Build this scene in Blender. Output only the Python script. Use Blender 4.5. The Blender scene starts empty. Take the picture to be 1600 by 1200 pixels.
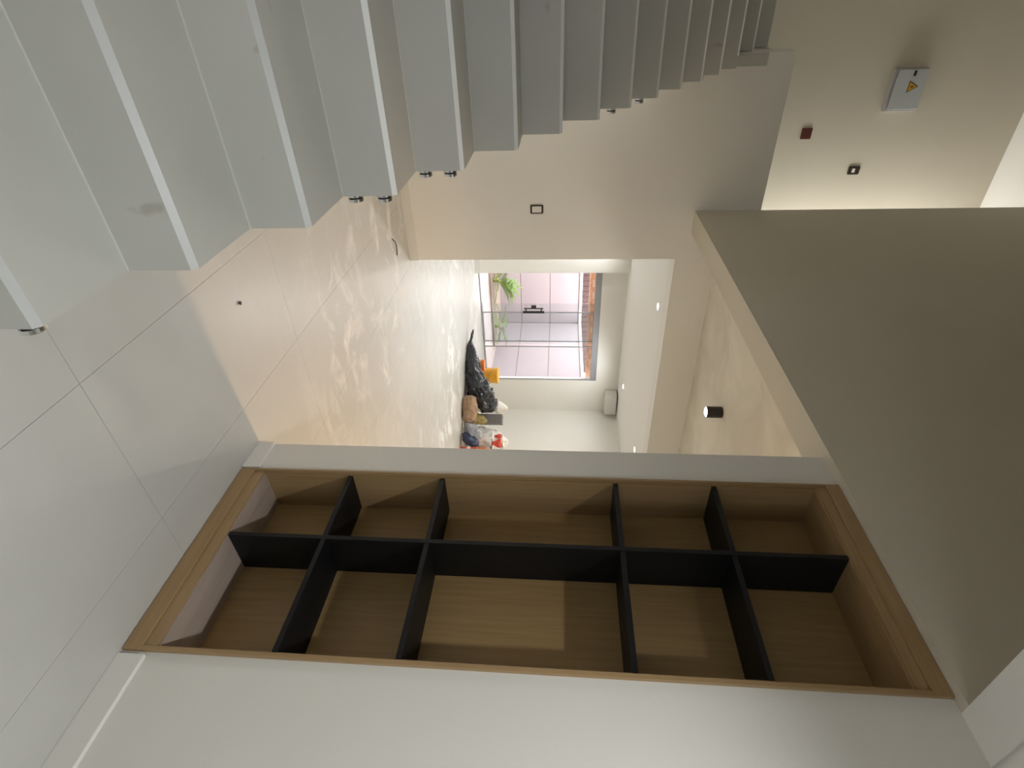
import bpy, bmesh, math, random
from mathutils import Vector, Matrix, noise

# ---------------------------------------------------------------- camera, world, light, exposure
random.seed(7)
SC = bpy.context.scene
COL = SC.collection

def set_camera():
    yaw, pit, rol = 0.6277, -0.0834, 0.0149
    f = Vector((math.sin(yaw)*math.cos(pit), math.cos(yaw)*math.cos(pit), math.sin(pit)))
    r = Vector((math.cos(yaw), -math.sin(yaw), 0.0))
    u = r.cross(f)
    c, s = math.cos(rol), math.sin(rol)
    r, u = c*r + s*u, -s*r + c*u
    cam = bpy.data.cameras.new('camera')
    cam.sensor_fit = 'HORIZONTAL'
    cam.sensor_width = 36.0
    cam.lens = 36.0 * 857.54 / 1600.0
    cam.clip_start = 0.02
    o = bpy.data.objects.new('camera', cam)
    COL.objects.link(o)
    # the phone was held on its side: picture right is the room's up
    m = Matrix((u, -r, -f)).transposed().to_4x4()
    m.translation = Vector((0.0, 0.0, 1.436))
    o.matrix_world = m
    SC.camera = o
set_camera()

W = bpy.data.worlds.new('sky'); SC.world = W; W.use_nodes = True
_bg = W.node_tree.nodes['Background']
_bg.inputs['Color'].default_value = (1.0, 0.985, 0.975, 1)
_bg.inputs['Strength'].default_value = 6.5

VS = SC.view_settings
VS.view_transform = 'Standard'; VS.look = 'None'; VS.gamma = 1.0; VS.use_curve_mapping = False
VS.exposure = 0.0

# lamp powers in watts
P_NEAR, P_HALL, P_HALL_WARM, P_LIVING, P_LIVING_WARM, P_UPPER = 119, 38, 118, 150, 80, 19

# ---------------------------------------------------------------- helpers
def tag(o, label=None, cat=None, group=None, kind=None):
    if label: o['label'] = label
    if cat: o['category'] = cat
    if group: o['group'] = group
    if kind: o['kind'] = kind
    return o

def wloc(o):
    v = Vector((0, 0, 0))
    while o:
        v += o.location; o = o.parent
    return v

def empty(name, loc, label, cat, group=None, kind=None):
    o = bpy.data.objects.new(name, None); COL.objects.link(o)
    o.location = loc; o.empty_display_size = 0.05
    return tag(o, label, cat, group, kind)

def mesh_obj(name, verts, faces, mat, parent=None, smooth=False, origin=None):
    """verts in world space; stored relative to the parent / the origin"""
    base = wloc(parent) if parent else Vector((0, 0, 0))
    if origin is None:
        org = base.copy() if parent else Vector((0, 0, 0))
    else:
        org = Vector(origin)
    me = bpy.data.meshes.new(name)
    me.from_pydata([tuple(Vector(v) - org) for v in verts], [], faces)
    me.update()
    bm = bmesh.new(); bm.from_mesh(me)
    bmesh.ops.recalc_face_normals(bm, faces=bm.faces)
    bm.to_mesh(me); bm.free()
    if smooth:
        for p in me.polygons: p.use_smooth = True
    o = bpy.data.objects.new(name, me); COL.objects.link(o)
    if parent:
        o.parent = parent
    o.location = org - base
    me.materials.append(mat)
    return o

BOXF = [(0, 3, 2, 1), (4, 5, 6, 7), (0, 1, 5, 4), (1, 2, 6, 5), (2, 3, 7, 6), (3, 0, 4, 7)]
def boxv(a, b):
    (x0, y0, z0), (x1, y1, z1) = a, b
    return [(x0, y0, z0), (x1, y0, z0), (x1, y1, z0), (x0, y1, z0), (x0, y0, z1), (x1, y0, z1), (x1, y1, z1), (x0, y1, z1)]

def boxes(name, lst, mat, parent=None, bevel=0.0, origin=None):
    V, F = [], []
    for a, b in lst:
        n = len(V); V += boxv(a, b); F += [tuple(i+n for i in f) for f in BOXF]
    o = mesh_obj(name, V, F, mat, parent, origin=origin)
    if bevel: bev(o, bevel)
    return o

def box(name, a, b, mat, parent=None, bevel=0.0, origin=None):
    return boxes(name, [(a, b)], mat, parent, bevel, origin)

def bev(o, w, seg=2):
    m = o.modifiers.new('bevel', 'BEVEL'); m.width = w; m.segments = seg; m.limit_method = 'ANGLE'
    return o

def prism(name, pts, axis, lo, hi, mat, parent=None):
    """polygon (2-D) extruded along axis; pts in the other two axes in xyz order"""
    def P(p, t):
        q = list(p); q.insert('xyz'.index(axis), t); return tuple(q)
    n = len(pts)
    V = [P(p, lo) for p in pts] + [P(p, hi) for p in pts]
    F = [tuple(range(n)), tuple(range(2*n-1, n-1, -1))] + [(i, (i+1) % n, n+(i+1) % n, n+i) for i in range(n)]
    return mesh_obj(name, V, F, mat, parent)

def lathe(name, prof, c, axis, mat, parent=None, seg=24, smooth=True):
    """prof: list of (radius, height); spun round axis through c"""
    V, F = [], []
    for (rd, h) in prof:
        for k in range(seg):
            a = 2*math.pi*k/seg
            p = [rd*math.cos(a), rd*math.sin(a)]; p.insert('xyz'.index(axis), h)
            V.append(tuple(Vector(c)+Vector(p)))
    for i in range(len(prof)-1):
        for k in range(seg):
            k2 = (k+1) % seg
            F.append((i*seg+k, i*seg+k2, (i+1)*seg+k2, (i+1)*seg+k))
    F.append(tuple(range(seg-1, -1, -1))); F.append(tuple(range((len(prof)-1)*seg, len(prof)*seg)))
    o = mesh_obj(name, V, F, mat, parent)
    if smooth:
        for p in o.data.polygons: p.use_smooth = len(p.vertices) == 4
        m = o.modifiers.new('edges', 'EDGE_SPLIT'); m.split_angle = math.radians(40)
    return o

def tube(name, pts, rad, mat, parent=None, seg=8):
    V, F = [], []; n = len(pts); pts = [Vector(p) for p in pts]
    for i, p in enumerate(pts):
        t = (pts[min(i+1, n-1)]-pts[max(i-1, 0)]).normalized()
        a = t.cross(Vector((0.31, 0.17, 0.93))).normalized(); b = t.cross(a)
        rr = rad(i/(n-1)) if callable(rad) else rad
        for k in range(seg):
            th = 2*math.pi*k/seg
            V.append(tuple(p + rr*(math.cos(th)*a+math.sin(th)*b)))
    for i in range(n-1):
        for k in range(seg):
            k2 = (k+1) % seg
            F.append((i*seg+k, i*seg+k2, (i+1)*seg+k2, (i+1)*seg+k))
    F.append(tuple(range(seg))); F.append(tuple(range((n-1)*seg, n*seg)))
    return mesh_obj(name, V, F, mat, parent, smooth=True)

def portal(name, parent, loc, rot, sx, sy):
    """marks an opening through which the sky lights the room (gives no light of its own)"""
    l = bpy.data.lights.new(name, 'AREA'); l.shape = 'RECTANGLE'; l.size = sx; l.size_y = sy; l.cycles.is_portal = True
    o = bpy.data.objects.new(name, l); COL.objects.link(o); o.rotation_euler = rot
    o.parent = parent; o.location = Vector(loc) - wloc(parent)

# ---------------------------------------------------------------- materials
def newmat(name):
    m = bpy.data.materials.new(name); m.use_nodes = True
    nt = m.node_tree; b = nt.nodes['Principled BSDF']
    return m, nt, b

def plain(name, col, rough=0.5, metal=0.0, bump=0.0, bscale=80.0, var=0.0, vscale=3.0, spec=0.5, emis=None, estr=0.0):
    m, nt, b = newmat(name)
    b.inputs['Base Color'].default_value = (*col, 1)
    b.inputs['Roughness'].default_value = rough
    b.inputs['Metallic'].default_value = metal
    b.inputs['Specular IOR Level'].default_value = spec
    tc = nt.nodes.new('ShaderNodeTexCoord')
    if var:
        no = nt.nodes.new('ShaderNodeTexNoise'); no.inputs['Scale'].default_value = vscale; no.inputs['Detail'].default_value = 6
        nt.links.new(tc.outputs['Object'], no.inputs['Vector'])
        rp = nt.nodes.new('ShaderNodeMapRange'); rp.inputs['From Min'].default_value = 0.3; rp.inputs['From Max'].default_value = 0.7
        rp.inputs['To Min'].default_value = 1-var; rp.inputs['To Max'].default_value = 1+var
        nt.links.new(no.outputs['Fac'], rp.inputs['Value'])
        mx = nt.nodes.new('ShaderNodeVectorMath'); mx.operation = 'SCALE'
        mx.inputs[0].default_value = col
        nt.links.new(rp.outputs['Result'], mx.inputs['Scale'])
        nt.links.new(mx.outputs[0], b.inputs['Base Color'])
    if bump:
        n2 = nt.nodes.new('ShaderNodeTexNoise'); n2.inputs['Scale'].default_value = bscale; n2.inputs['Detail'].default_value = 4
        nt.links.new(tc.outputs['Object'], n2.inputs['Vector'])
        bp = nt.nodes.new('ShaderNodeBump'); bp.inputs['Strength'].default_value = bump; bp.inputs['Distance'].default_value = 0.004
        nt.links.new(n2.outputs['Fac'], bp.inputs['Height'])
        nt.links.new(bp.outputs['Normal'], b.inputs['Normal'])
    if emis:
        b.inputs['Emission Color'].default_value = (*emis, 1); b.inputs['Emission Strength'].default_value = estr
    return m

def wood(name, c1, c2, axis='z', rough=0.42):
    m, nt, b = newmat(name)
    tc = nt.nodes.new('ShaderNodeTexCoord')
    mp = nt.nodes.new('ShaderNodeMapping')
    sc = {'x': (1.2, 26, 26), 'y': (26, 1.2, 26), 'z': (26, 26, 1.2)}[axis]
    mp.inputs['Scale'].default_value = sc
    nt.links.new(tc.outputs['Object'], mp.inputs['Vector'])
    no = nt.nodes.new('ShaderNodeTexNoise'); no.inputs['Scale'].default_value = 2.2; no.inputs['Detail'].default_value = 7; no.inputs['Distortion'].default_value = 0.6
    nt.links.new(mp.outputs['Vector'], no.inputs['Vector'])
    cr = nt.nodes.new('ShaderNodeValToRGB')
    cr.color_ramp.elements[0].position = 0.32; cr.color_ramp.elements[0].color = (*c1, 1)
    cr.color_ramp.elements[1].position = 0.68; cr.color_ramp.elements[1].color = (*c2, 1)
    nt.links.new(no.outputs['Fac'], cr.inputs['Fac'])
    nt.links.new(cr.outputs['Color'], b.inputs['Base Color'])
    b.inputs['Roughness'].default_value = rough
    bp = nt.nodes.new('ShaderNodeBump'); bp.inputs['Strength'].default_value = 0.12; bp.inputs['Distance'].default_value = 0.002
    nt.links.new(no.outputs['Fac'], bp.inputs['Height']); nt.links.new(bp.outputs['Normal'], b.inputs['Normal'])
    return m

def tile_mat():
    """satin porcelain, dusty: pale plaster smears and dirt that thin out towards the shelf end"""
    m, nt, b = newmat('dusty porcelain')
    geo = nt.nodes.new('ShaderNodeNewGeometry')
    def noise_(scale, detail, rough=0.55, dist=0.0, stretch=None):
        n = nt.nodes.new('ShaderNodeTexNoise'); n.inputs['Scale'].default_value = scale; n.inputs['Detail'].default_value = detail
        n.inputs['Roughness'].default_value = rough; n.inputs['Distortion'].default_value = dist
        if stretch:
            mp = nt.nodes.new('ShaderNodeMapping'); mp.inputs['Scale'].default_value = stretch
            mp.inputs['Rotation'].default_value = (0, 0, math.radians(35))
            nt.links.new(geo.outputs['Position'], mp.inputs['Vector']); nt.links.new(mp.outputs['Vector'], n.inputs['Vector'])
        else:
            nt.links.new(geo.outputs['Position'], n.inputs['Vector'])
        return n
    def ramp(src, p0, p1, c0, c1):
        r_ = nt.nodes.new('ShaderNodeValToRGB')
        r_.color_ramp.elements[0].position = p0; r_.color_ramp.elements[0].color = (*c0, 1)
        r_.color_ramp.elements[1].position = p1; r_.color_ramp.elements[1].color = (*c1, 1)
        nt.links.new(src, r_.inputs['Fac']); return r_
    base = ramp(noise_(1.1, 5).outputs['Fac'], 0.35, 0.68, (0.485, 0.477, 0.44), (0.54, 0.53, 0.50))
    smear0 = ramp(noise_(2.3, 11, 0.66, 1.1, (1.0, 1.5, 1)).outputs['Fac'], 0.50, 0.64, (0, 0, 0), (1, 1, 1))
    patch = ramp(noise_(0.75, 3).outputs['Fac'], 0.42, 0.60, (0.15, 0.15, 0.15), (1, 1, 1))
    smear = nt.nodes.new('ShaderNodeMix'); smear.data_type = 'RGBA'; smear.blend_type = 'MULTIPLY'; smear.inputs['Factor'].default_value = 1
    nt.links.new(smear0.outputs['Color'], smear.inputs['A']); nt.links.new(patch.outputs['Color'], smear.inputs['B'])
    dirt = ramp(noise_(5.5, 8, 0.7).outputs['Fac'], 0.60, 0.70, (0, 0, 0), (1, 1, 1))
    # where people have been plastering: beyond y ~ 2.4
    sx = nt.nodes.new('ShaderNodeSeparateXYZ'); nt.links.new(geo.outputs['Position'], sx.inputs[0])
    mr = nt.nodes.new('ShaderNodeMapRange'); mr.inputs['From Min'].default_value = 1.9; mr.inputs['From Max'].default_value = 3.0
    nt.links.new(sx.outputs['Y'], mr.inputs['Value'])
    mu = nt.nodes.new('ShaderNodeMath'); mu.operation = 'MULTIPLY'
    nt.links.new(smear.outputs['Result'], mu.inputs[0]); nt.links.new(mr.outputs['Result'], mu.inputs[1])
    mu2 = nt.nodes.new('ShaderNodeMath'); mu2.operation = 'MULTIPLY'; mu2.inputs[1].default_value = 0.95
    nt.links.new(mu.outputs[0], mu2.inputs[0])
    mx = nt.nodes.new('ShaderNodeMix'); mx.data_type = 'RGBA'
    nt.links.new(mu2.outputs[0], mx.inputs['Factor']); nt.links.new(base.outputs['Color'], mx.inputs['A'])
    mx.inputs['B'].default_value = (0.80, 0.79, 0.77, 1)
    md = nt.nodes.new('ShaderNodeMath'); md.operation = 'MULTIPLY'
    nt.links.new(dirt.outputs['Color'], md.inputs[0]); nt.links.new(mr.outputs['Result'], md.inputs[1])
    md2 = nt.nodes.new('ShaderNodeMath'); md2.operation = 'MULTIPLY'; md2.inputs[1].default_value = 0.16
    nt.links.new(md.outputs[0], md2.inputs[0])
    mx2 = nt.nodes.new('ShaderNodeMix'); mx2.data_type = 'RGBA'
    nt.links.new(md2.outputs[0], mx2.inputs['Factor']); nt.links.new(mx.outputs['Result'], mx2.inputs['A'])
    mx2.inputs['B'].default_value = (0.30, 0.27, 0.23, 1)
    nt.links.new(mx2.outputs['Result'], b.inputs['Base Color'])
    rr = nt.nodes.new('ShaderNodeMapRange'); rr.inputs['To Min'].default_value = 0.36; rr.inputs['To Max'].default_value = 0.62
    nt.links.new(smear.outputs['Result'], rr.inputs['Value']); nt.links.new(rr.outputs['Result'], b.inputs['Roughness'])
    return m

def stair_mat():
    m, nt, b = newmat('grey stair porcelain')
    geo = nt.nodes.new('ShaderNodeNewGeometry')
    n = nt.nodes.new('ShaderNodeTexNoise'); n.inputs['Scale'].default_value = 2.2; n.inputs['Detail'].default_value = 6
    nt.links.new(geo.outputs['Position'], n.inputs['Vector'])
    r_ = nt.nodes.new('ShaderNodeValToRGB')
    r_.color_ramp.elements[0].position = 0.3; r_.color_ramp.elements[0].color = (0.47, 0.47, 0.43, 1)
    r_.color_ramp.elements[1].position = 0.7; r_.color_ramp.elements[1].color = (0.52, 0.517, 0.48, 1)
    nt.links.new(n.outputs['Fac'], r_.inputs['Fac'])
    n2 = nt.nodes.new('ShaderNodeTexNoise'); n2.inputs['Scale'].default_value = 9; n2.inputs['Detail'].default_value = 3
    nt.links.new(geo.outputs['Position'], n2.inputs['Vector'])
    r2 = nt.nodes.new('ShaderNodeValToRGB')
    r2.color_ramp.elements[0].position = 0.72; r2.color_ramp.elements[0].color = (0, 0, 0, 1)
    r2.color_ramp.elements[1].position = 0.78; r2.color_ramp.elements[1].color = (0.5, 0.5, 0.5, 1)
    nt.links.new(n2.outputs['Fac'], r2.inputs['Fac'])
    mx = nt.nodes.new('ShaderNodeMix'); mx.data_type = 'RGBA'
    nt.links.new(r2.outputs['Color'], mx.inputs['Factor']); nt.links.new(r_.outputs['Color'], mx.inputs['A'])
    mx.inputs['B'].default_value = (0.30, 0.26, 0.21, 1)
    nt.links.new(mx.outputs['Result'], b.inputs['Base Color'])
    b.inputs['Roughness'].default_value = 0.42
    return m

def concrete_mat():
    m, nt, b = newmat('burnt cement ceiling')
    geo = nt.nodes.new('ShaderNodeNewGeometry')
    n = nt.nodes.new('ShaderNodeTexNoise'); n.inputs['Scale'].default_value = 2.0; n.inputs['Detail'].default_value = 8; n.inputs['Distortion'].default_value = 0.8
    nt.links.new(geo.outputs['Position'], n.inputs['Vector'])
    r_ = nt.nodes.new('ShaderNodeValToRGB')
    r_.color_ramp.elements[0].position = 0.3; r_.color_ramp.elements[0].color = (0.60, 0.56, 0.47, 1)
    r_.color_ramp.elements[1].position = 0.7; r_.color_ramp.elements[1].color = (0.74, 0.70, 0.60, 1)
    nt.links.new(n.outputs['Fac'], r_.inputs['Fac']); nt.links.new(r_.outputs['Color'], b.inputs['Base Color'])
    b.inputs['Roughness'].default_value = 0.7
    return m

def glass_mat():
    m = bpy.data.materials.new('door glass'); m.use_nodes = True
    nt = m.node_tree; nt.nodes.clear()
    out = nt.nodes.new('ShaderNodeOutputMaterial')
    tr = nt.nodes.new('ShaderNodeBsdfTransparent'); tr.inputs['Color'].default_value = (0.93, 0.955, 0.965, 1)
    gl = nt.nodes.new('ShaderNodeBsdfGlossy'); gl.inputs['Roughness'].default_value = 0.01
    fr = nt.nodes.new('ShaderNodeFresnel'); fr.inputs['IOR'].default_value = 1.5
    mx = nt.nodes.new('ShaderNodeMixShader')
    nt.links.new(fr.outputs[0], mx.inputs[0]); nt.links.new(tr.outputs[0], mx.inputs[1]); nt.links.new(gl.outputs[0], mx.inputs[2])
    nt.links.new(mx.outputs[0], out.inputs['Surface'])
    return m

M = dict(
    wall=plain('off white wall paint', (0.70, 0.68, 0.63), 0.75, bump=0.10, bscale=140, var=0.02, vscale=1.3),
    wall_liv=plain('lightened off white wall paint', (0.80, 0.785, 0.735), 0.75, bump=0.10, bscale=140, var=0.02, vscale=1.3),  # same wall paint, colour raised to brighten the living side
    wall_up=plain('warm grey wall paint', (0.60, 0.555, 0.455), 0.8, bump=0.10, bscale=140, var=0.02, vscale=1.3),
    ceil=plain('white ceiling paint', (0.84, 0.825, 0.785), 0.8, bump=0.05, bscale=120),
    base=plain('white baseboard', (0.74, 0.725, 0.68), 0.45),
    slab=plain('screed', (0.43, 0.42, 0.39), 0.9),
    tile=tile_mat(), stair=stair_mat(), conc=concrete_mat(), glass=glass_mat(),
    nosing=plain('nosing edge with painted glint', (0.86, 0.88, 0.865), 0.22, spec=0.6),  # upper steps: bright reflection put into the edge colour
    nosing_unlit=plain('nosing edge without glint', (0.50, 0.505, 0.485), 0.4),  # same edge on the lowest steps, without the painted glint
    grout=plain('pale grout', (0.60, 0.585, 0.54), 0.7),
    oak=wood('oak laminate upright', (0.295, 0.190, 0.086), (0.350, 0.232, 0.114), 'z'),
    oakh=wood('oak laminate level', (0.295, 0.190, 0.086), (0.350, 0.232, 0.114), 'y'),
    sill=wood('pale pinkish laminate', (0.36, 0.285, 0.235), (0.41, 0.33, 0.275), 'y'),
    oakb=wood('oak laminate back', (0.290, 0.184, 0.077), (0.350, 0.230, 0.102), 'z'),
    black=plain('black laminate', (0.005, 0.005, 0.0055), 0.5, spec=0.3, bump=0.06, bscale=200),
    chrome=plain('chrome', (0.80, 0.80, 0.80), 0.12, 1.0),
    rubber=plain('black rubber', (0.015, 0.014, 0.013), 0.6),
    darkplate=plain('dark brown plate', (0.022, 0.014, 0.011), 0.35),
    whitekey=plain('white rocker', (0.78, 0.74, 0.72), 0.4),
    red=plain('brick red cover', (0.085, 0.012, 0.006), 0.5),
    panel=plain('grey painted steel', (0.50, 0.53, 0.54), 0.45),
    panelrim=plain('grey steel rim', (0.42, 0.40, 0.39), 0.5),
    yellow=plain('warning yellow', (0.62, 0.34, 0.015), 0.5),
    lampblack=plain('black lamp body', (0.012, 0.011, 0.012), 0.4),
    led=plain('white lamp lens', (0.9, 0.9, 0.9), 0.4, emis=(0.93, 0.97, 1.0), estr=60),
    ledwarm=plain('warm lamp lens', (0.9, 0.8, 0.6), 0.4, emis=(1.0, 0.80, 0.48), estr=40),
    alu=plain('grey aluminium', (0.36, 0.37, 0.40), 0.4, 0.4),
    pink=plain('pale pink masonry paint', (0.37, 0.315, 0.338), 0.8, bump=0.1, bscale=60, var=0.03, vscale=2),
    cap=plain('white cap', (0.62, 0.62, 0.61), 0.6),
    paving=plain('pink paving', (0.44, 0.365, 0.345), 0.8, var=0.06, vscale=6),
    soil=plain('planting soil', (0.30, 0.24, 0.20), 0.9, bump=0.5, bscale=30),
    maroon=plain('dark maroon boards', (0.070, 0.030, 0.028), 0.6, var=0.3, vscale=12),
    mortar=plain('pale mortar', (0.80, 0.70, 0.62), 0.9),
    leaf=plain('palm green', (0.10, 0.20, 0.018), 0.5, var=0.35, vscale=9),
    stalk=plain('palm stalk', (0.26, 0.30, 0.08), 0.6),
    bagblack=plain('black plastic bag', (0.030, 0.033, 0.038), 0.26, bump=0.5, bscale=26),
    kraft=plain('brown kraft paper', (0.34, 0.225, 0.14), 0.75, bump=0.7, bscale=14, var=0.12, vscale=6),
    orange=plain('orange plastic', (0.72, 0.20, 0.025), 0.4),
    yel=plain('yellow plastic', (0.78, 0.40, 0.03), 0.4),
    redbox=plain('red card', (0.55, 0.10, 0.055), 0.6, var=0.1),
    greybox=plain('grey card', (0.20, 0.19, 0.19), 0.7, var=0.1),
    whitebag=plain('white plastic bag', (0.78, 0.76, 0.74), 0.4, bump=0.5, bscale=22),
    redprint=plain('red print', (0.66, 0.07, 0.05), 0.5),
    olive=plain('olive foil', (0.30, 0.24, 0.08), 0.35, bump=0.6, bscale=30, var=0.4, vscale=14),
    greyfilm=plain('grey film', (0.34, 0.35, 0.38), 0.3, bump=0.6, bscale=22, var=0.3, vscale=9),
    navy=plain('navy plastic', (0.018, 0.028, 0.075), 0.35, bump=0.6, bscale=24, var=0.4, vscale=10),
    wire=plain('dark wire', (0.05, 0.04, 0.035), 0.5),
)
brick_cols = [plain('brick %d' % i, c, 0.85, bump=0.3, bscale=60) for i, c in enumerate(
    [(0.74, 0.34, 0.18), (0.80, 0.42, 0.25), (0.66, 0.27, 0.14), (0.80, 0.48, 0.32)])]

# ---------------------------------------------------------------- dimensions
XW = 1.7465            # face of the shelf wall
YE = 1.885             # far end of the shelf wall
YB = 4.90              # face of the wall across the stairs
XJ = 2.095             # its right end (jamb of the living room opening)
ZC = 2.612             # soffit of beam and near ceiling
ZU = 3.06              # upper floor
ZT = 5.60              # upper ceiling
XS = 0.539             # open side of the stairs
XL = -0.60             # left wall
XR = 7.13              # right wall of the living room
Y0, TR, RI = 0.911, 0.2907, 0.18

def S(o, label, cat):
    return tag(o, label, cat, kind='structure')

# ---------------------------------------------------------------- floor with its tiles
fl = S(box('floor', (XL, -2.0, -0.12), (XR, 9.05, -0.012), M['slab']), 'pale grey dusty porcelain tile floor of hall and living room', 'floor')
JX, JY, TW, TL = 0.92, 1.235, 0.606, 1.262
me_cache = {}
xs_edges = [XL] + [JX + TW*k for k in range(-2, 11) if XL < JX + TW*k < XR] + [XR]
ys_edges = [-2.0] + [JY + TL*k for k in range(-2, 8) if -2.0 < JY + TL*k < 8.93] + [8.94]
for i in range(len(xs_edges)-1):
    for j in range(len(ys_edges)-1):
        x0, x1, y0, y1 = xs_edges[i]+.0005, xs_edges[i+1]-.0005, ys_edges[j]+.0005, ys_edges[j+1]-.0005
        if x1 < XS and y0 > 0.5: continue          # under the stairs
        key = (round(x1-x0, 4), round(y1-y0, 4))
        if key not in me_cache:
            o = box('floor_tile', (x0, y0, -0.012), (x1, y1, 0.0), M['tile'], fl, origin=(x0, y0, 0)); bev(o, 0.0004, 1)
            me_cache[key] = o
        else:
            o = me_cache[key].copy(); COL.objects.link(o); o.parent = fl; o.location = (x0, y0, 0)

# ---------------------------------------------------------------- shelf wall (right)
NY0, NY1, NX1 = 0.858, 1.708, 1.985
S(boxes('wall_right', [((XW, -2.0, 0), (2.12, NY0, ZC)), ((XW, NY1, 0), (2.12, YE, ZC)), ((NX1, NY0, 0), (2.12, NY1, ZC))],
        M['wall']), 'white plaster wall with the built-in shelf niche in it', 'wall')
S(boxes('baseboard_right', [((XW-.016, -2.0, 0), (XW, NY0-.014, .094)), ((XW-.016, NY1+.006, 0), (XW, YE, .080))], M['base'], bevel=.002),
  'low white baseboard on both sides of the oak niche', 'baseboard')
S(box('wall_return', (2.12, 1.735, 0), (XR, YE, 2.87), M['wall_liv']), 'hall side of the wall behind the shelf niche', 'wall')

# beam and upper wall above it (its face leans a touch off square, as built)
xa, xb = 1.699, 1.648
V = [(xa, .82, ZC), (xa+.2, .82, ZC), (xb+.2, YB, ZC), (xb, YB, ZC), (xa, .82, ZT), (xa+.2, .82, ZT), (xb+.2, YB, ZT), (xb, YB, ZT)]
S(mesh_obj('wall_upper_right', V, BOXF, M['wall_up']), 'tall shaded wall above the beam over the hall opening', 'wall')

# wall across the stairs, header over the living room opening
S(boxes('wall_front', [((0.462, YB, 0), (XJ, YB+.23, 3.172)), ((XJ, YB, 2.50), (XR, YB+.23, 2.90))], M['wall_liv']),
  'cream wall across the stair foot with the white switch and the opening header', 'wall')
S(boxes('baseboard_front', [((XS+.002, YB-.015, 0), (XJ, YB, .092))], M['base'], bevel=.002), 'low baseboard along the cream wall across the stairs', 'baseboard')

# ceilings
S(boxes('ceiling_near', [((XL, .684, ZC), (XW, .82, ZU)), ((XL, .672, ZC+.007), (XW, .684, ZU)), ((XL, -2.0, ZC), (XW+.2, .672, ZU)), ((XW, .672, ZC+.0005), (1.90, .82, ZU))], M['ceil']),
  'underside of the near slab with a narrow groove close to its edge', 'ceiling')
S(box('ceiling_hall', (1.80, 1.735, 2.87), (XR, YB, 2.955), M['conc']), 'mottled cement-look ceiling with the black cylinder lamp', 'ceiling')
S(box('ceiling_living', (.85, YB+.23, 2.625), (XR+.15, 9.05, 2.80), M['ceil']), 'smooth white living room ceiling with small downlights', 'ceiling')
S(box('ceiling_upper', (XL, .67, ZT), (4.2, 5.95, ZT+.12), M['ceil']), 'upper storey ceiling above stairwell and upper hall', 'ceiling')

# shell that closes the place
S(box('wall_left', (XL-.12, -2.0, 0), (XL, 5.95, ZT), M['wall']), 'plain wall on the left side of the stairs', 'wall')
S(boxes('wall_back', [((XL-.12, -2.12, 0), (-.02, -2.0, ZC)), ((0.92, -2.12, 0), (2.12, -2.0, ZC)), ((-.02, -2.12, 0), (0.92, -2.0, 1.0)), ((-.02, -2.12, 2.15), (0.92, -2.0, ZC))], M['wall']),
  'wall with an added window behind the camera', 'wall')
wn = empty('added_window_2', (.45, -2.06, 1.0), 'wide unseen window added behind the camera to light the stairs', 'window', kind='structure')  # unseen, added to throw soft light on the risers
for a, b in (((-.02, -2.10, 1.0), (0.02, -2.02, 2.15)), ((0.88, -2.10, 1.0), (0.92, -2.02, 2.15)), ((0.02, -2.10, 1.0), (0.88, -2.02, 1.04)), ((0.02, -2.10, 2.11), (0.88, -2.02, 2.15))):
    box('added_window_frame', a, b, M['alu'], wn)
box('added_window_pane', (0.02, -2.065, 1.04), (0.88, -2.06, 2.11), M['glass'], wn)
portal('sky_portal', wn, (.45, -2.055, 1.575), (math.pi/2, 0, 0), .86, 1.06)
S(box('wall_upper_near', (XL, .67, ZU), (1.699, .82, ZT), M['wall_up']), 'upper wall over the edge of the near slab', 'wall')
S(box('wall_hall_right', (XR, 1.735, 0), (XR+.15, YB+.23, 2.955), M['wall_liv']), 'right wall of the hall', 'wall')
S(box('wall_living_right', (XR, YB+.23, 0), (XR+.15, 9.05, 2.8), M['wall_liv']), 'right wall of the living room', 'wall')
S(box('wall_living_left', (.85, YB+.23, 0), (1.0, 9.05, 2.8), M['wall_liv']), 'left wall of the living room', 'wall')
S(boxes('wall_far', [((1.0, 8.70, 0), (3.965, 9.05, 2.64)), ((3.965, 8.93, 2.185), (XR, 9.05, 2.64)), ((6.375, 8.93, 0), (XR, 9.05, 2.185))], M['wall_liv']),
  'far living room wall with the glass patio door', 'wall')
S(box('baseboard_far', (1.0, 8.685, 0), (3.965, 8.70, .09), M['base']), 'low baseboard left of the patio door', 'baseboard')
# upper hall
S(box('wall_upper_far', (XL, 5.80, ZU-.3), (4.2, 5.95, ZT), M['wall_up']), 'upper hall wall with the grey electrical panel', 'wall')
S(boxes('floor_upper', [((XL, 5.272, 2.88), (.462, 5.80, ZU)), ((.462, YB+.23, 2.88), (4.2, 5.80, ZU)), ((1.85, 3.0, 2.955), (4.2, YB+.23, ZU))], M['stair']),
  'floor slab of the upper hall', 'floor')
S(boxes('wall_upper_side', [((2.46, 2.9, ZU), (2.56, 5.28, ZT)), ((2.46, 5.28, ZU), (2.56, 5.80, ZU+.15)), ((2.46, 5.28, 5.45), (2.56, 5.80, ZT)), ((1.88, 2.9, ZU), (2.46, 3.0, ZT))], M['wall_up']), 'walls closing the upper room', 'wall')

# ---------------------------------------------------------------- staircase
st = empty('staircase', (XS, Y0-TR, 0), 'grey porcelain-clad straight staircase rising along the left side', 'stairs')
def step(i): return Y0 + i*TR, 0.36 + i*RI
prof = []
for i in range(-1, 15):
    y, z = step(i)
    prof += [(y+.016, z-RI-(.02 if i > -1 else 0)), (y+.016, z-.02)]
y, z = step(14)
prof += [(y+TR-.004, z-.02), (y+TR-.004, z-.35), (Y0+.35, 0.0)]
prism('stair_body', prof, 'x', XL+.002, .458, M['wall'], st)
body2 = [p for p in prof if p[0] < YB-.003]
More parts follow.
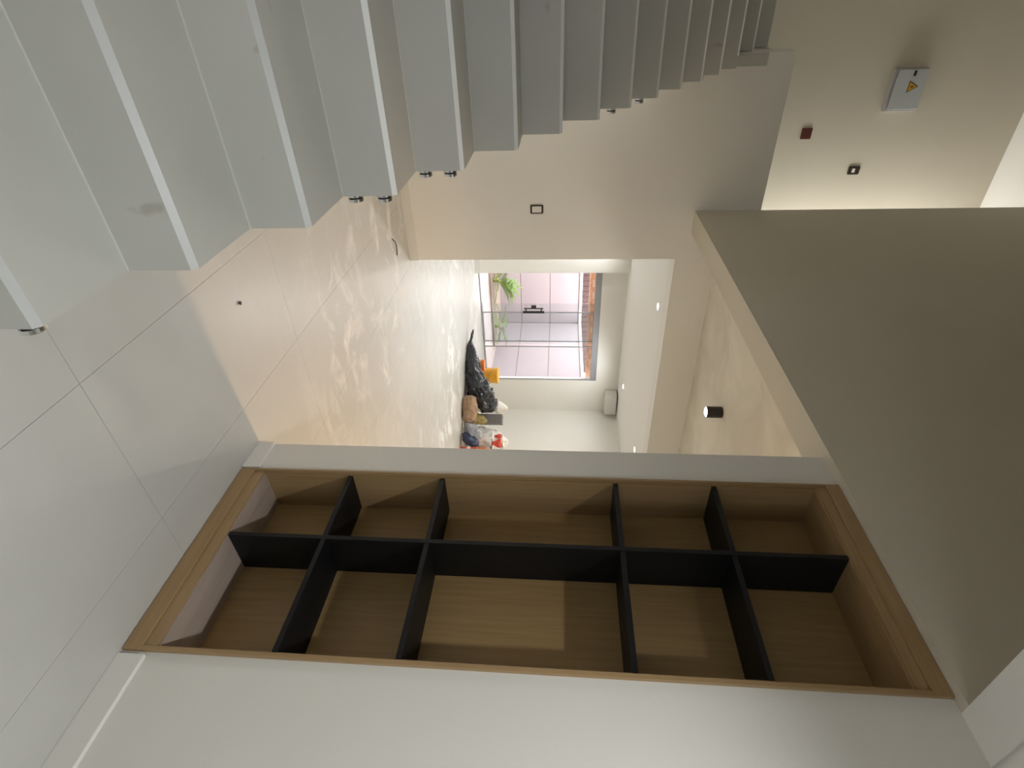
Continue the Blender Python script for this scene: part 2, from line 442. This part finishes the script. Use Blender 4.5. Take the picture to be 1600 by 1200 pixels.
# the open side ends in front of the cross wall
yl = YB-.004
zl = step(13)[1]-.02
body2 = [p for p in prof[:2*15] if p[0] < yl] + [(yl, zl), (yl, zl-.35), (Y0+.35, 0.0)]
prism('stair_side', body2, 'x', .458, XS-.001, M['wall'], st)
tr_me = ri_me = no_me = gr_me = None
for i in range(-1, 15):
    y, z = step(i)
    xr = XS if i < 13 else .458
    rz0 = z - RI + (.0 if i > -1 else .0)
    if i < 13 and tr_me is not None and i != 3:
        for src, (oy, oz) in ((tr_me, (y, z)), (ri_me, (y, z))):
            o = src.copy(); COL.objects.link(o); o.parent = st; o.location = Vector((XS, oy, oz)) - wloc(st)
            if src is tr_me:
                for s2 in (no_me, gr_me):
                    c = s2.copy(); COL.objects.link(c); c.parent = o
        continue
    t = box('tread', (XL+.002, y+.014, z-.02), (xr, y+TR, z), M['stair'], st, origin=(XS, y, z))
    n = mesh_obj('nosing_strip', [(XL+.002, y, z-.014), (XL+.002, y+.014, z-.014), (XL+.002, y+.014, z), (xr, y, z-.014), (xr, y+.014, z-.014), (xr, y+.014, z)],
                 [(0, 1, 2), (3, 5, 4), (0, 2, 5, 3), (0, 3, 4, 1), (1, 4, 5, 2)], M['nosing' if i > 2 else 'nosing_unlit'], t)
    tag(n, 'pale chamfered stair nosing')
    g = box('grout_line', (XL+.002, y+TR-.004, z), (xr, y+TR, z+.003), M['grout'], t)
    r_ = box('riser', (XL+.002, y, z-RI), (xr, y+.016, z-.014), M['stair'], st, origin=(XS, y, z))
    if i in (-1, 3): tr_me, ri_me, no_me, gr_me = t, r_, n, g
    if i == 13:      # short piece of the last full-width step in front of the cross wall
        box('tread', (.458, y+.020, z-.02), (XS, YB-.002, z), M['stair'], st)
        box('riser', (.458, y, z-RI), (XS, y+.016, z-.02), M['stair'], st)
        box('end_block', (.464, YB-.010, z), (XS+.01, YB-.001, z+.27), M['stair'], st)
# last riser up to the upper floor
y, z = step(15)
box('riser', (XL+.002, y-.014, z-RI), (.458, y-.001, z), M['stair'], st)

# chrome standoffs waiting for the glass balustrade, screwed to the open side
def standoff(y, z, first=[None]):
    if first[0] is None:
        c = (XS, y, z)
        b = lathe('glass_standoff', [(.026, -.002), (.026, .012)], c, 'x', M['chrome'], st, 20)
        tag(b, 'chrome glass standoff on the stair side')
        lathe('gasket', [(.022, .012), (.022, .018)], c, 'x', M['rubber'], b, 20)
        lathe('cap', [(.026, .018), (.026, .028), (.022, .031)], c, 'x', M['chrome'], b, 20)
        first[0] = (b, Vector(c)); return
    b, c0 = first[0]
    o = b.copy(); COL.objects.link(o); o.parent = st; o.location = b.location + Vector((XS, y, z)) - c0
    for ch in [k for k in b.children]:
        k = ch.copy(); COL.objects.link(k); k.parent = o
for (i, dz) in ((0, -.065), (3, -.155), (3, -.055), (4, -.155), (4, -.06), (8, -.10), (9, -.10), (12, -.13)):
    y, z = step(i)
    standoff(y + .046, z + dz)

# ---------------------------------------------------------------- built-in shelf
sh = empty('built_in_shelf', (XW, (NY0+NY1)/2, 0), 'tall oak niche shelf with black dividers sunk into the white wall', 'shelf')
ZB, ZTOP = 0.118, 2.512           # sill and head of the opening
YA, YC = 0.884, 1.690             # inner sides
XB = 1.955                        # back panel face
box('back_panel', (XB, NY0+.002, .004), (NX1-.002, NY1-.002, ZC-.004), M['oakb'], sh)
box('side_panel', (XW+.004, NY0+.002, .004), (XB, YA, ZC-.004), M['oak'], sh)
box('side_panel', (XW+.004, YC, .004), (XB, NY1-.002, ZC-.004), M['oak'], sh)
box('sill_panel', (XW+.004, YA, .004), (XB, YC, ZB), M['sill'], sh)
box('head_panel', (XW+.004, YA, ZTOP), (XB, YC, ZC-.004), M['oakh'], sh)
F0 = XW-.014
box('frame_board', (F0, NY0, .003), (XW+.004, NY1, .066), M['oakh'], sh, bevel=.002)      # foot rail
box('frame_board', (F0, NY0, 2.556), (XW+.004, NY1, ZC-.002), M['oakh'], sh, bevel=.002)  # top rail
box('frame_board', (F0, NY0, .066), (XW+.004, NY0+.016, 2.556), M['oak'], sh, bevel=.002)
box('frame_board', (F0, NY1-.010, .066), (XW+.004, NY1, 2.556), M['oak'], sh, bevel=.002)
F1 = XW-.006
box('inner_frame', (F1, NY0+.016, .066), (XW+.004, NY1-.010, ZB-.006), M['oakh'], sh, bevel=.0015)
box('inner_frame', (F1, NY0+.016, ZTOP+.006), (XW+.004, NY1-.010, 2.556), M['oakh'], sh, bevel=.0015)
DV = 1.350
box('divider', (XW-.001, DV-.009, ZB), (XB, DV+.009, ZTOP), M['black'], sh, bevel=.001)
for zz in (.516, .934, 1.690, 2.102):
    box('shelf_board', (XW+.001, YA, zz-.010), (XB, DV-.009, zz+.010), M['black'], sh, bevel=.001)
    box('shelf_board', (XW+.001, DV+.009, zz-.010), (XB, YC, zz+.010), M['black'], sh, bevel=.001)

# ---------------------------------------------------------------- patio door
d = empty('door_1', (5.17, 8.99, 0), 'wide glass sliding patio door with dark edges and grey head rail', 'door', kind='structure')
box('head_rail', (3.965, 8.94, 2.070), (6.375, 9.045, 2.185), M['alu'], d, bevel=.003)
box('sill_rail', (3.965, 8.945, 0.0), (6.375, 9.045, .022), M['alu'], d, bevel=.002)
def pane(x0, x1, y, edges):
    p = box('glass_pane', (x0, y, .022), (x1, y+.006, 2.070), M['glass'], d)
    for xe in edges:
        box('pane_edge', (xe-.008, y-.006, .022), (xe+.008, y+.012, 2.070), M['alu'], p)
    return p
pane(4.716, 5.530, 9.02, (5.522,))
p2 = pane(4.875, 5.560, 8.99, (4.883,))
pane(5.598, 6.375, 8.96, (5.606, 6.367))
hd = box('door_handle', (4.845, 8.955, .775), (4.885, 8.985, 1.165), M['rubber'], d, bevel=.004)
tag(hd, 'dark pull handle on the pane edge')
box('grip', (4.770, 8.945, .795), (4.790, 8.965, 1.150), M['rubber'], hd, bevel=.004)
boxes('bracket', [((4.785, 8.95, .82), (4.850, 8.965, .845)), ((4.785, 8.95, 1.10), (4.850, 8.965, 1.125))], M['rubber'], hd)
portal('sky_portal', d, (5.17, 8.93, 1.045), (-math.pi/2, 0, 0), 2.40, 2.04)
box('lock_body', (4.715, 8.945, .93), (4.772, 8.965, 1.02), M['rubber'], hd, bevel=.003)

# ---------------------------------------------------------------- patio outside
S(box('ground_patio', (2.0, 9.05, -.10), (9.0, 14.5, -.02), M['paving']), 'sunlit pink patio paving beyond the glass door', 'ground')
bed = S(box('planting_bed', (2.2, 10.40, -.02), (6.5, 11.98, .02), M['soil'], bevel=.01), 'planting bed along the patio wall', 'planting bed')
for nm, lab, horizontal in (('wall_patio_back', 'pale pink patio wall behind the palm', True), ('wall_patio_side', 'pale pink patio wall on the right of the yard', False)):
    if horizontal:
        core = S(box(nm, (2.0, 12.012, -.02), (6.98, 12.14, 1.92), M['soil']), lab, 'wall')
    else:
        core = S(box(nm, (6.822, 9.06, -.02), (6.98, 12.0, 1.92), M['soil']), lab, 'wall')
    for z0, z1 in ((-.02, .508), (.522, 1.208), (1.222, 1.90)):
        if horizontal: box('wall_panel', (2.0, 12.0, z0), (6.80, 12.012, z1), M['pink'], core, bevel=.003)
        else: box('wall_panel', (6.81, 9.06, z0), (6.822, 12.0, z1), M['pink'], core, bevel=.003)
    if horizontal: box('coping', (2.0, 11.97, 1.92), (6.98, 12.16, 1.985), M['cap'], core, bevel=.004)
    else: box('coping', (6.79, 9.06, 1.92), (7.0, 11.97, 1.985), M['cap'], core, bevel=.004)
nb = empty('timber_cladding', (7.0, 13.0, 0), 'dark maroon boarded facade standing above the patio wall', 'facade')
for k in range(40):
    x = 3.0 + k*.15
    box('board', (x, 13.0, 0), (x+.142, 13.03, 2.32), M['maroon'], nb)
box('backing', (3.0, 13.03, 0), (9.0, 13.06, 2.32), M['rubber'], nb)
bl = empty('brick_lintel', (5.3, 9.30, 1.99), 'narrow band of orange bricks hanging just outside the patio door', 'lintel')
box('mortar_bed', (3.7, 9.256, 1.992), (6.80, 9.36, 2.50), M['mortar'], bl)
src = {}
for c in range(3):
    n = 0; x = 3.7 - (.06 if c % 2 else 0)
    while x < 6.78:
        x0, x1 = max(x, 3.7), min(x+.106, 6.80)
        key = round(x1-x0, 3)
        k = random.randrange(4)
        if (key, k) not in src:
            o = box('brick', (x0, 9.248, 1.996+.048*c), (x1, 9.30, 1.996+.048*c+.036), brick_cols[k], bl, origin=(x0, 9.248, 1.996+.048*c))
            src[(key, k)] = o
        else:
            o = src[(key, k)].copy(); COL.objects.link(o); o.parent = bl
            o.location = Vector((x0, 9.248 - random.random()*.006, 1.996+.048*c)) - wloc(bl)
        x += .122

# palm: arching fronds of narrow leaflets
pal = empty('fan_palm', (5.05, 10.75, .03), 'bright green palm growing in the bed beyond the open door side', 'plant')
tube('trunk', [(5.05, 10.75, .0), (5.05, 10.75, .12)], lambda t: .05-.01*t, M['stalk'], pal)
def frond(base, az, elev, ln, nl):
    bx = Vector(base); dirh = Vector((math.cos(az), math.sin(az), 0))
    pts = []
    for k in range(7):
        t = k/6
        pts.append(bx + dirh*(ln*t*math.cos(elev)) + Vector((0, 0, ln*t*math.sin(elev) - .30*ln*t*t)))
    V, F = [], []
    for k in range(nl):
        t = .25 + .75*k/(nl-1)
        q = t*6; i = min(int(q), 5); p = pts[i].lerp(pts[i+1], q-i)
        tg = (pts[i+1]-pts[i]).normalized(); sd = tg.cross(Vector((0, 0, 1))).normalized()
        for s in (-1, 1):
            l = ln*.46*(1-.45*abs(t-.55))
            tip = p + (sd*s*.75 + tg*.75 + Vector((0, 0, .15-.25*random.random()))).normalized()*l
            mid = p.lerp(tip, .45) + Vector((0, 0, .012))
            w = tg*.0075
            n = len(V)
            V += [tuple(p-w*.6), tuple(p+w*.6), tuple(mid+w*1.3), tuple(mid-w*1.3), tuple(tip)]
            F += [(n, n+1, n+2, n+3), (n+3, n+2, n+4)]
    fo = mesh_obj('frond', V, F, M['leaf'], pal)
    sm = fo.modifiers.new('thickness', 'SOLIDIFY'); sm.thickness = .0015
    tube('stem', pts, lambda t: .007-.005*t, M['stalk'], fo, 5)
for k in range(19):
    frond((5.05, 10.75, .08), k*2.4, .12+1.1*((k*7) % 19)/19, .50+.2*random.random(), 12)
pl2 = empty('young_palm', (6.12, 10.62, .03), 'small palm seen through the tinted glass beside the bright green one', 'plant')
tube('trunk', [(6.12, 10.62, .0), (6.12, 10.62, .10)], lambda t: .04-.01*t, M['stalk'], pl2)
_p, pal = pal, pl2
for k in range(8):
    frond((6.12, 10.62, .10), k*2.4+.5, .2+.9*((k*4) % 8)/8, .42+.12*random.random(), 10)

# ---------------------------------------------------------------- lamps
def spot(name, loc, watts, col, cone, parent, rad=.03, blend=.3, rot=(0, 0, 0)):
    l = bpy.data.lights.new(name, 'SPOT'); l.energy = watts; l.color = col; l.spot_size = math.radians(cone); l.spot_blend = blend
    l.shadow_soft_size = rad
    o = bpy.data.objects.new(name, l); COL.objects.link(o); o.rotation_euler = rot
    o.parent = parent; o.location = Vector(loc) - wloc(parent)
    return o

def downlight(x, y, zc, label, lens, watts, col, cone=174, r=.042, group=None, blend=1.0):
    t = empty('ceiling_downlight', (x, y, zc), label, 'downlight', group)
    ring = lathe('trim_ring', [(r+.012, 0), (r+.012, -.004), (r, -.006), (r-.002, -.002), (r-.002, 0)], (x, y, zc), 'z', M['base'], t, 28)
    lathe('lens', [(r-.003, -.001), (r-.003, -.0035)], (x, y, zc), 'z', lens, t, 28)
    spot('lamp', (x, y, zc-.012), watts, col, cone, t, r*.7, blend)
    return t
downlight(.84, .14, ZC, 'white downlight in the near ceiling above the camera', M['led'], P_NEAR, (.95, .98, 1.0), 150, blend=1.0)
downlight(3.17, 6.00, 2.625, 'bright white downlight nearest the opening header in the living room ceiling', M['led'], P_LIVING, (.97, .985, 1), group='living room downlights')
downlight(3.17, 8.18, 2.625, 'unseen white downlight added left of the patio door behind the cream wall', M['led'], P_LIVING*.8, (.97, .985, 1), group='living room downlights')  # added out of view to brighten the living room
downlight(5.955, 8.18, 2.625, 'white downlight by the far corner of the living room ceiling', M['led'], P_LIVING*.5, (.97, .985, 1), group='living room downlights')
downlight(5.80, 6.33, 2.625, 'warm yellow downlight at the shelf wall edge of the living room ceiling', M['ledwarm'], P_LIVING_WARM, (1, .80, .52), group='living room downlights')

def cylinder_lamp(x, y, zc, label, watts, col, cone):
    t = empty('cylinder_lamp', (x, y, zc), label, 'ceiling lamp', 'black cylinder ceiling lamps')
    lathe('lamp_body', [(.048, 0), (.050, -.004), (.050, -.135), (.046, -.138), (.043, -.128), (.043, -.10)], (x, y, zc), 'z', M['lampblack'], t, 28)
    lathe('lens', [(.041, -.126), (.041, -.134), (.030, -.142)], (x, y, zc), 'z', M['led'], t, 28)
    spot('lamp', (x, y, zc-.150), watts, col, cone, t, .03)
    return t
cylinder_lamp(3.08, 3.87, 2.87, 'black cylinder lamp on the cement ceiling in view', P_HALL, (1, .92, .80), 140)
cylinder_lamp(5.20, 3.87, 2.87, 'unseen black cylinder lamp added deep in the hall to the right of the one in view', 75, (1, .92, .80), 140)  # added out of view for more bounce light in the hall
cylinder_lamp(5.20, 1.99, 2.87, 'unseen black cylinder lamp added deep in the hall close to its near wall', 75, (1, .85, .66), 140)  # another unseen hall lamp, added for its bounce
cylinder_lamp(2.85, 1.965, 2.87, 'black cylinder lamp on the hall ceiling behind the shelf wall', P_HALL_WARM, (1, .57, .25), 120)

# tall window added, unseen, to throw grazing light on the wall with the panel
wn = empty('added_window_1', (2.51, 5.53, ZU), 'tall unseen window added to light the upper hall behind the shaded wall', 'window', kind='structure')
for a, b in (((2.46, 5.28, ZU+.15), (2.54, 5.32, 5.45)), ((2.46, 5.74, ZU+.15), (2.54, 5.78, 5.45)), ((2.46, 5.32, 5.41), (2.54, 5.74, 5.45)), ((2.46, 5.32, ZU+.15), (2.54, 5.74, ZU+.19))):
    box('added_window_frame', a, b, M['alu'], wn, bevel=.003)
box('added_window_pane', (2.50, 5.32, ZU+.19), (2.506, 5.74, 5.41), M['glass'], wn)
la = bpy.data.lights.new('window_fill_light', 'AREA'); la.shape = 'RECTANGLE'; la.size = 2.1; la.size_y = .40; la.energy = P_UPPER; la.color = (1, .96, .89)  # area light added to strengthen what comes through the window
lo = bpy.data.objects.new('window_fill_light', la); COL.objects.link(lo); lo.rotation_euler = (0, math.pi/2, 0)
lo.parent = wn; lo.location = Vector((2.49, 5.53, 4.30)) - wloc(wn)
portal('sky_portal', wn, (2.515, 5.53, 4.30), (0, math.pi/2, 0), 2.1, .40)

# ---------------------------------------------------------------- wall fittings
def plate(x0, x1, z0, z1, y, label, name='light_switch', matp='darkplate', keys=None, r=.010):
    t = empty(name, ((x0+x1)/2, y, z0), label, 'switch' if keys else 'cover plate')
    def rr(a0, a1, b0, b1, rad):
        pts = []
        for cx, cz, s0 in ((a1-rad, b1-rad, 0), (a0+rad, b1-rad, 90), (a0+rad, b0+rad, 180), (a1-rad, b0+rad, 270)):
            for k in range(5):
                a = math.radians(s0+22.5*k); pts.append((cx+rad*math.cos(a), cz+rad*math.sin(a)))
        return pts
    prism('plate', rr(x0, x1, z0, z1, r), 'y', y-.009, y-.0005, M[matp], t)
    for (a0, a1, b0, b1) in keys or []:
        prism('rocker', rr(a0, a1, b0, b1, .003), 'y', y-.013, y-.006, M['whitekey'], t)
    return t
plate(1.577, 1.655, 1.166, 1.283, YB, 'dark framed switch with a white rocker on the cream wall', keys=[(1.589, 1.643, 1.183, 1.266)])
YP = 5.80
plate(1.530, 1.607, 4.228, 4.333, YP, 'dark switch with one narrow white rocker on the brightly lit upper wall', keys=[(1.550, 1.587, 4.262, 4.288)])
plate(1.176, 1.272, 3.700, 3.792, YP, 'plain brick-red cover plate near the floor of the upper wall', 'cover_plate', 'red', r=.006)

pn = empty('electrical_panel', (.872, YP, 4.36), 'grey steel electrical panel with a yellow warning triangle', 'electrical panel')
box('back_box', (.700, YP-.040, 4.355), (1.045, YP-.0005, 4.630), M['panelrim'], pn, bevel=.003)
dr = box('panel_door', (.706, YP-.068, 4.380), (1.026, YP-.046, 4.628), M['panel'], pn, bevel=.003)
boxes('hinge_gap', [((.715, YP-.047, 4.390), (1.02, YP-.039, 4.62))], M['rubber'], pn)
box('latch', (.716, YP-.072, 4.50), (.758, YP-.067, 4.522), M['rubber'], dr, bevel=.002)
tri = lambda s, cx, cz: [(cx-s, cz-s*.58), (cx+s, cz-s*.58), (cx, cz+s*1.15)]
wt = prism('warning_triangle', tri(.048, .842, 4.515), 'y', YP-.0695, YP-.0675, M['lampblack'], dr)
tag(wt, 'yellow electrical hazard triangle')
prism('triangle_face', tri(.038, .842, 4.515), 'y', YP-.0705, YP-.0692, M['yellow'], dr)
prism('bolt_mark', [(.846, 4.545), (.832, 4.512), (.842, 4.514), (.836, 4.492), (.853, 4.522), (.843, 4.521)], 'y', YP-.0715, YP-.0702, M['lampblack'], dr)

bx = empty('wall_box', (6.82, 8.93, 2.36), 'small white boxed-in housing high in the far corner', 'box')
box('housing', (6.58, 8.72, 2.375), (7.06, 8.9295, 2.60), M['wall'], bx, bevel=.006)
box('cover', (6.60, 8.712, 2.39), (7.04, 8.722, 2.585), M['base'], bx, bevel=.004)

# ---------------------------------------------------------------- rubbish heap
def blob(name, path, mat, parent, seg=40, rings=26, folds=.18, ridge=7, seed=0.0, flat=True, floor=0.004, crumple=.45):
    """path: list of (centre, rx, rz): a creased sack lofted along it"""
    V, F = [], []
    n = len(path)
    P = [Vector(p[0]) for p in path]
    for i in range(rings):
        t = i/(rings-1)*(n-1); k = min(int(t), n-2); ft = t-k; ft = ft*ft*(3-2*ft)
        c = P[k].lerp(P[k+1], ft); rx = path[k][1]*(1-ft)+path[k+1][1]*ft; rz = path[k][2]*(1-ft)+path[k+1][2]*ft
        tg = (P[min(k+1, n-1)]-P[k]).normalized()
        sd = tg.cross(Vector((0, 0, 1)));
        sd = sd.normalized() if sd.length > .01 else Vector((1, 0, 0))
        upv = sd.cross(tg).normalized()
        for j in range(seg):
            a = 2*math.pi*j/seg
            w = noise.noise(Vector((math.cos(a)*1.7+seed, math.sin(a)*1.7, i*.13+seed)))
            rg = 1-abs(noise.noise(Vector((math.cos(a)*ridge*.5, math.sin(a)*ridge*.5, i*.10+seed*3))))
            m_ = 1 + folds*(1.1*w + .9*(rg-.75))
            p = c + sd*(rx*m_*math.cos(a)) + upv*(rz*m_*math.sin(a))
            nr = (p-c).normalized()
            q = p*11 + Vector((seed, 0, seed))
            p += nr*min(rx, rz)*crumple*((.5-abs(noise.noise(q)))*.9 + (.35-abs(noise.noise(q*2.3)))*.6)
            if flat: p.z = max(p.z, floor)
            V.append(tuple(p))
    for i in range(rings-1):
        for j in range(seg):
            j2 = (j+1) % seg
            F.append((i*seg+j, i*seg+j2, (i+1)*seg+j2, (i+1)*seg+j))
    F.append(tuple(range(seg))); F.append(tuple(range((rings-1)*seg, rings*seg)))
    return mesh_obj(name, V, F, mat, parent, smooth=True)

t = empty('garbage_bag', (4.85, 7.0, 0), 'long black plastic garbage bag lying across the rubbish heap', 'bag')
blob('bag_body', [((4.50, 7.34, .05), .02, .02), ((4.56, 7.26, .06), .06, .05), ((4.72, 7.10, .09), .11, .09), ((4.88, 6.97, .12), .14, .11),
                  ((5.05, 6.84, .20), .15, .15), ((5.20, 6.74, .31), .14, .14), ((5.31, 6.68, .40), .10, .10), ((5.36, 6.65, .44), .03, .03)],
     M['bagblack'], t, 72, 80, .30, 9, 1.3, crumple=.55)
blob('bag_neck', [((4.36, 7.46, .09), .012, .008), ((4.42, 7.41, .075), .030, .018), ((4.50, 7.34, .05), .018, .016)], M['bagblack'], t, 24, 14, .3, 5, 2.0)

t = empty('paper_sack', (5.120, 6.450, 0), 'crumpled brown paper sack in front of the black bag', 'sack')
blob('sack_body', [((5.000, 6.570, .09), .03, .05), ((5.040, 6.530, .10), .09, .10), ((5.160, 6.420, .11), .11, .11), ((5.250, 6.330, .10), .09, .09), ((5.290, 6.290, .09), .03, .04)],
     M['kraft'], t, 48, 40, .20, 6, 4.1, crumple=.4)
blob('sack_mouth', [((5.250, 6.330, .15), .03, .02), ((5.270, 6.320, .19), .05, .02), ((5.270, 6.320, .22), .045, .012)], M['kraft'], t, 24, 10, .3, 6, 2.7)

def pail(x, y, r, h, mat, label, name, ring=None):
    t = empty(name, (x, y, 0), label, 'pail')
    lathe('pail_body', [(r*.88, 0), (r*.92, .01), (r, h*.94), (r*.97, h*.95)], (x, y, 0), 'z', mat, t, 28)
    lathe('lid', [(r*1.05, h*.93), (r*1.05, h*.97), (r*1.0, h), (r*.94, h*.99)], (x, y, 0), 'z', mat if not ring else ring, t, 28)
    tube('bail_handle', [(x+r*1.04*math.cos(a), y-r*1.04*math.sin(a), h*.80-.06*math.sin(a)) for a in [math.pi*k/10 for k in range(11)]], .004, M['alu'], t, 6)
    return t
pail(5.00, 7.40, .095, .24, M['orange'], 'small orange plastic pail behind the black bag', 'orange_pail')
pail(5.27, 7.50, .130, .44, M['yel'], 'tall yellow plastic pail behind the orange one', 'yellow_pail')

def carton(x, y, w, dp, h, rot, mat, label, name, stripe=None, z=0):
    t = empty(name, (x, y, z), label, 'box'); t.rotation_euler = (0, 0, rot)
    def lb(nm, a, b, m, bevel=.003):
        o = box(nm, a, b, m, None, bevel); o.parent = t; return o
    lb('carton_body', (-w/2, -dp/2, .002), (w/2, dp/2, h), mat)
    lb('flap', (-w/2+.004, -dp/2+.004, h), (-.002, dp/2-.004, h+.004), mat, .001)
    lb('flap', (.002, -dp/2+.004, h), (w/2-.004, dp/2-.004, h+.004), mat, .001)
    if stripe: lb('printed_band', (-w/2-.0015, -dp/2-.0015, h*.42), (w/2+.0015, dp/2+.0015, h*.62), stripe, .0005)
    return t
carton(5.33, 7.10, .15, .12, .33, .6, M['redbox'], 'red and white carton between yellow pail and black bag', 'red_carton', M['whitebag'])
carton(5.60, 6.74, .17, .15, .56, .7, M['greybox'], 'grey carton standing tall among the white bags', 'grey_carton')
carton(5.60, 5.99, .17, .12, .25, .75, M['redbox'], 'red box lowest at the shelf wall end of the heap', 'red_box', M['whitebag'])
carton(5.76, 6.14, .18, .14, .35, .75, M['orange'], 'orange box beside the red one at the heap end', 'orange_box')

t = empty('foil_bag', (5.400, 6.550, 0), 'small olive gold crumpled bag beside the brown sack', 'bag')
blob('bag_body', [((5.380, 6.580, .06), .05, .04), ((5.420, 6.540, .16), .085, .07), ((5.450, 6.530, .27), .07, .06), ((5.460, 6.520, .34), .02, .02)], M['olive'], t, 32, 20, .30, 7, 6.2, False)
t = empty('film_roll', (5.360, 6.250, 0), 'crumpled grey plastic film next to the brown sack', 'plastic film')
blob('film', [((5.290, 6.310, .05), .015, .02), ((5.340, 6.260, .10), .06, .07), ((5.420, 6.210, .18), .075, .10), ((5.480, 6.190, .26), .07, .06), ((5.510, 6.180, .30), .02, .02)], M['greyfilm'], t, 36, 24, .30, 7, 8.4)
t = empty('navy_bag', (5.460, 6.060, 0), 'dark navy and green bag above the red box', 'bag')
blob('bag_body', [((5.380, 6.140, .05), .03, .03), ((5.420, 6.080, .09), .07, .06), ((5.480, 6.060, .18), .07, .07), ((5.520, 6.070, .26), .03, .03)], M['navy'], t, 36, 24, .30, 7, 9.7)
t = empty('shopping_bag', (5.855, 6.490, 0), 'white plastic shopping bag with red print on top of the heap', 'bag')
blob('bag_body', [((5.825, 6.530, .03), .15, .13), ((5.835, 6.510, .20), .20, .17), ((5.855, 6.490, .42), .19, .15), ((5.855, 6.490, .58), .11, .09), ((5.845, 6.500, .66), .05, .03)], M['whitebag'], t, 48, 34, .24, 8, 11.5, False)
pr = blob('printed_mark', [((5.730, 6.375, .47), .010, .05), ((5.760, 6.352, .49), .012, .085), ((5.790, 6.330, .47), .010, .05)], M['redprint'], t, 28, 14, .9, 9, 1.0, False)
pr2 = blob('printed_mark', [((5.675, 6.460, .50), .008, .03), ((5.690, 6.440, .51), .010, .05), ((5.705, 6.420, .50), .008, .03)], M['redprint'], t, 24, 12, .9, 9, 5.0, False)
t = empty('white_bag', (5.56, 7.02, 0), 'limp white plastic bag behind the black bag', 'bag')
blob('bag_body', [((5.54, 7.06, .05), .10, .08), ((5.55, 7.03, .25), .12, .09), ((5.56, 7.00, .48), .09, .07), ((5.56, 6.98, .62), .03, .02)], M['whitebag'], t, 40, 26, .28, 8, 14.0, False)

# ---------------------------------------------------------------- scraps on the floor
o = tube('wire_scrap', [(1.70, 4.42, .012), (1.74, 4.46, .02), (1.79, 4.50, .014), (1.85, 4.51, .006), (1.88, 4.50, .005)], .0042, M['wire'])
tag(o, 'short bent dark wire lying near the cream wall', 'wire')
t = blob('debris_crumb', [((1.098, 2.105, .004), .005, .004), ((1.106, 2.113, .006), .009, .007), ((1.113, 2.12, .004), .004, .003)], M['wire'], None, 14, 8, .3, 5, 3.0)
tag(t, 'tiny dark crumb of debris on the lit floor beyond the shelf', 'debris')
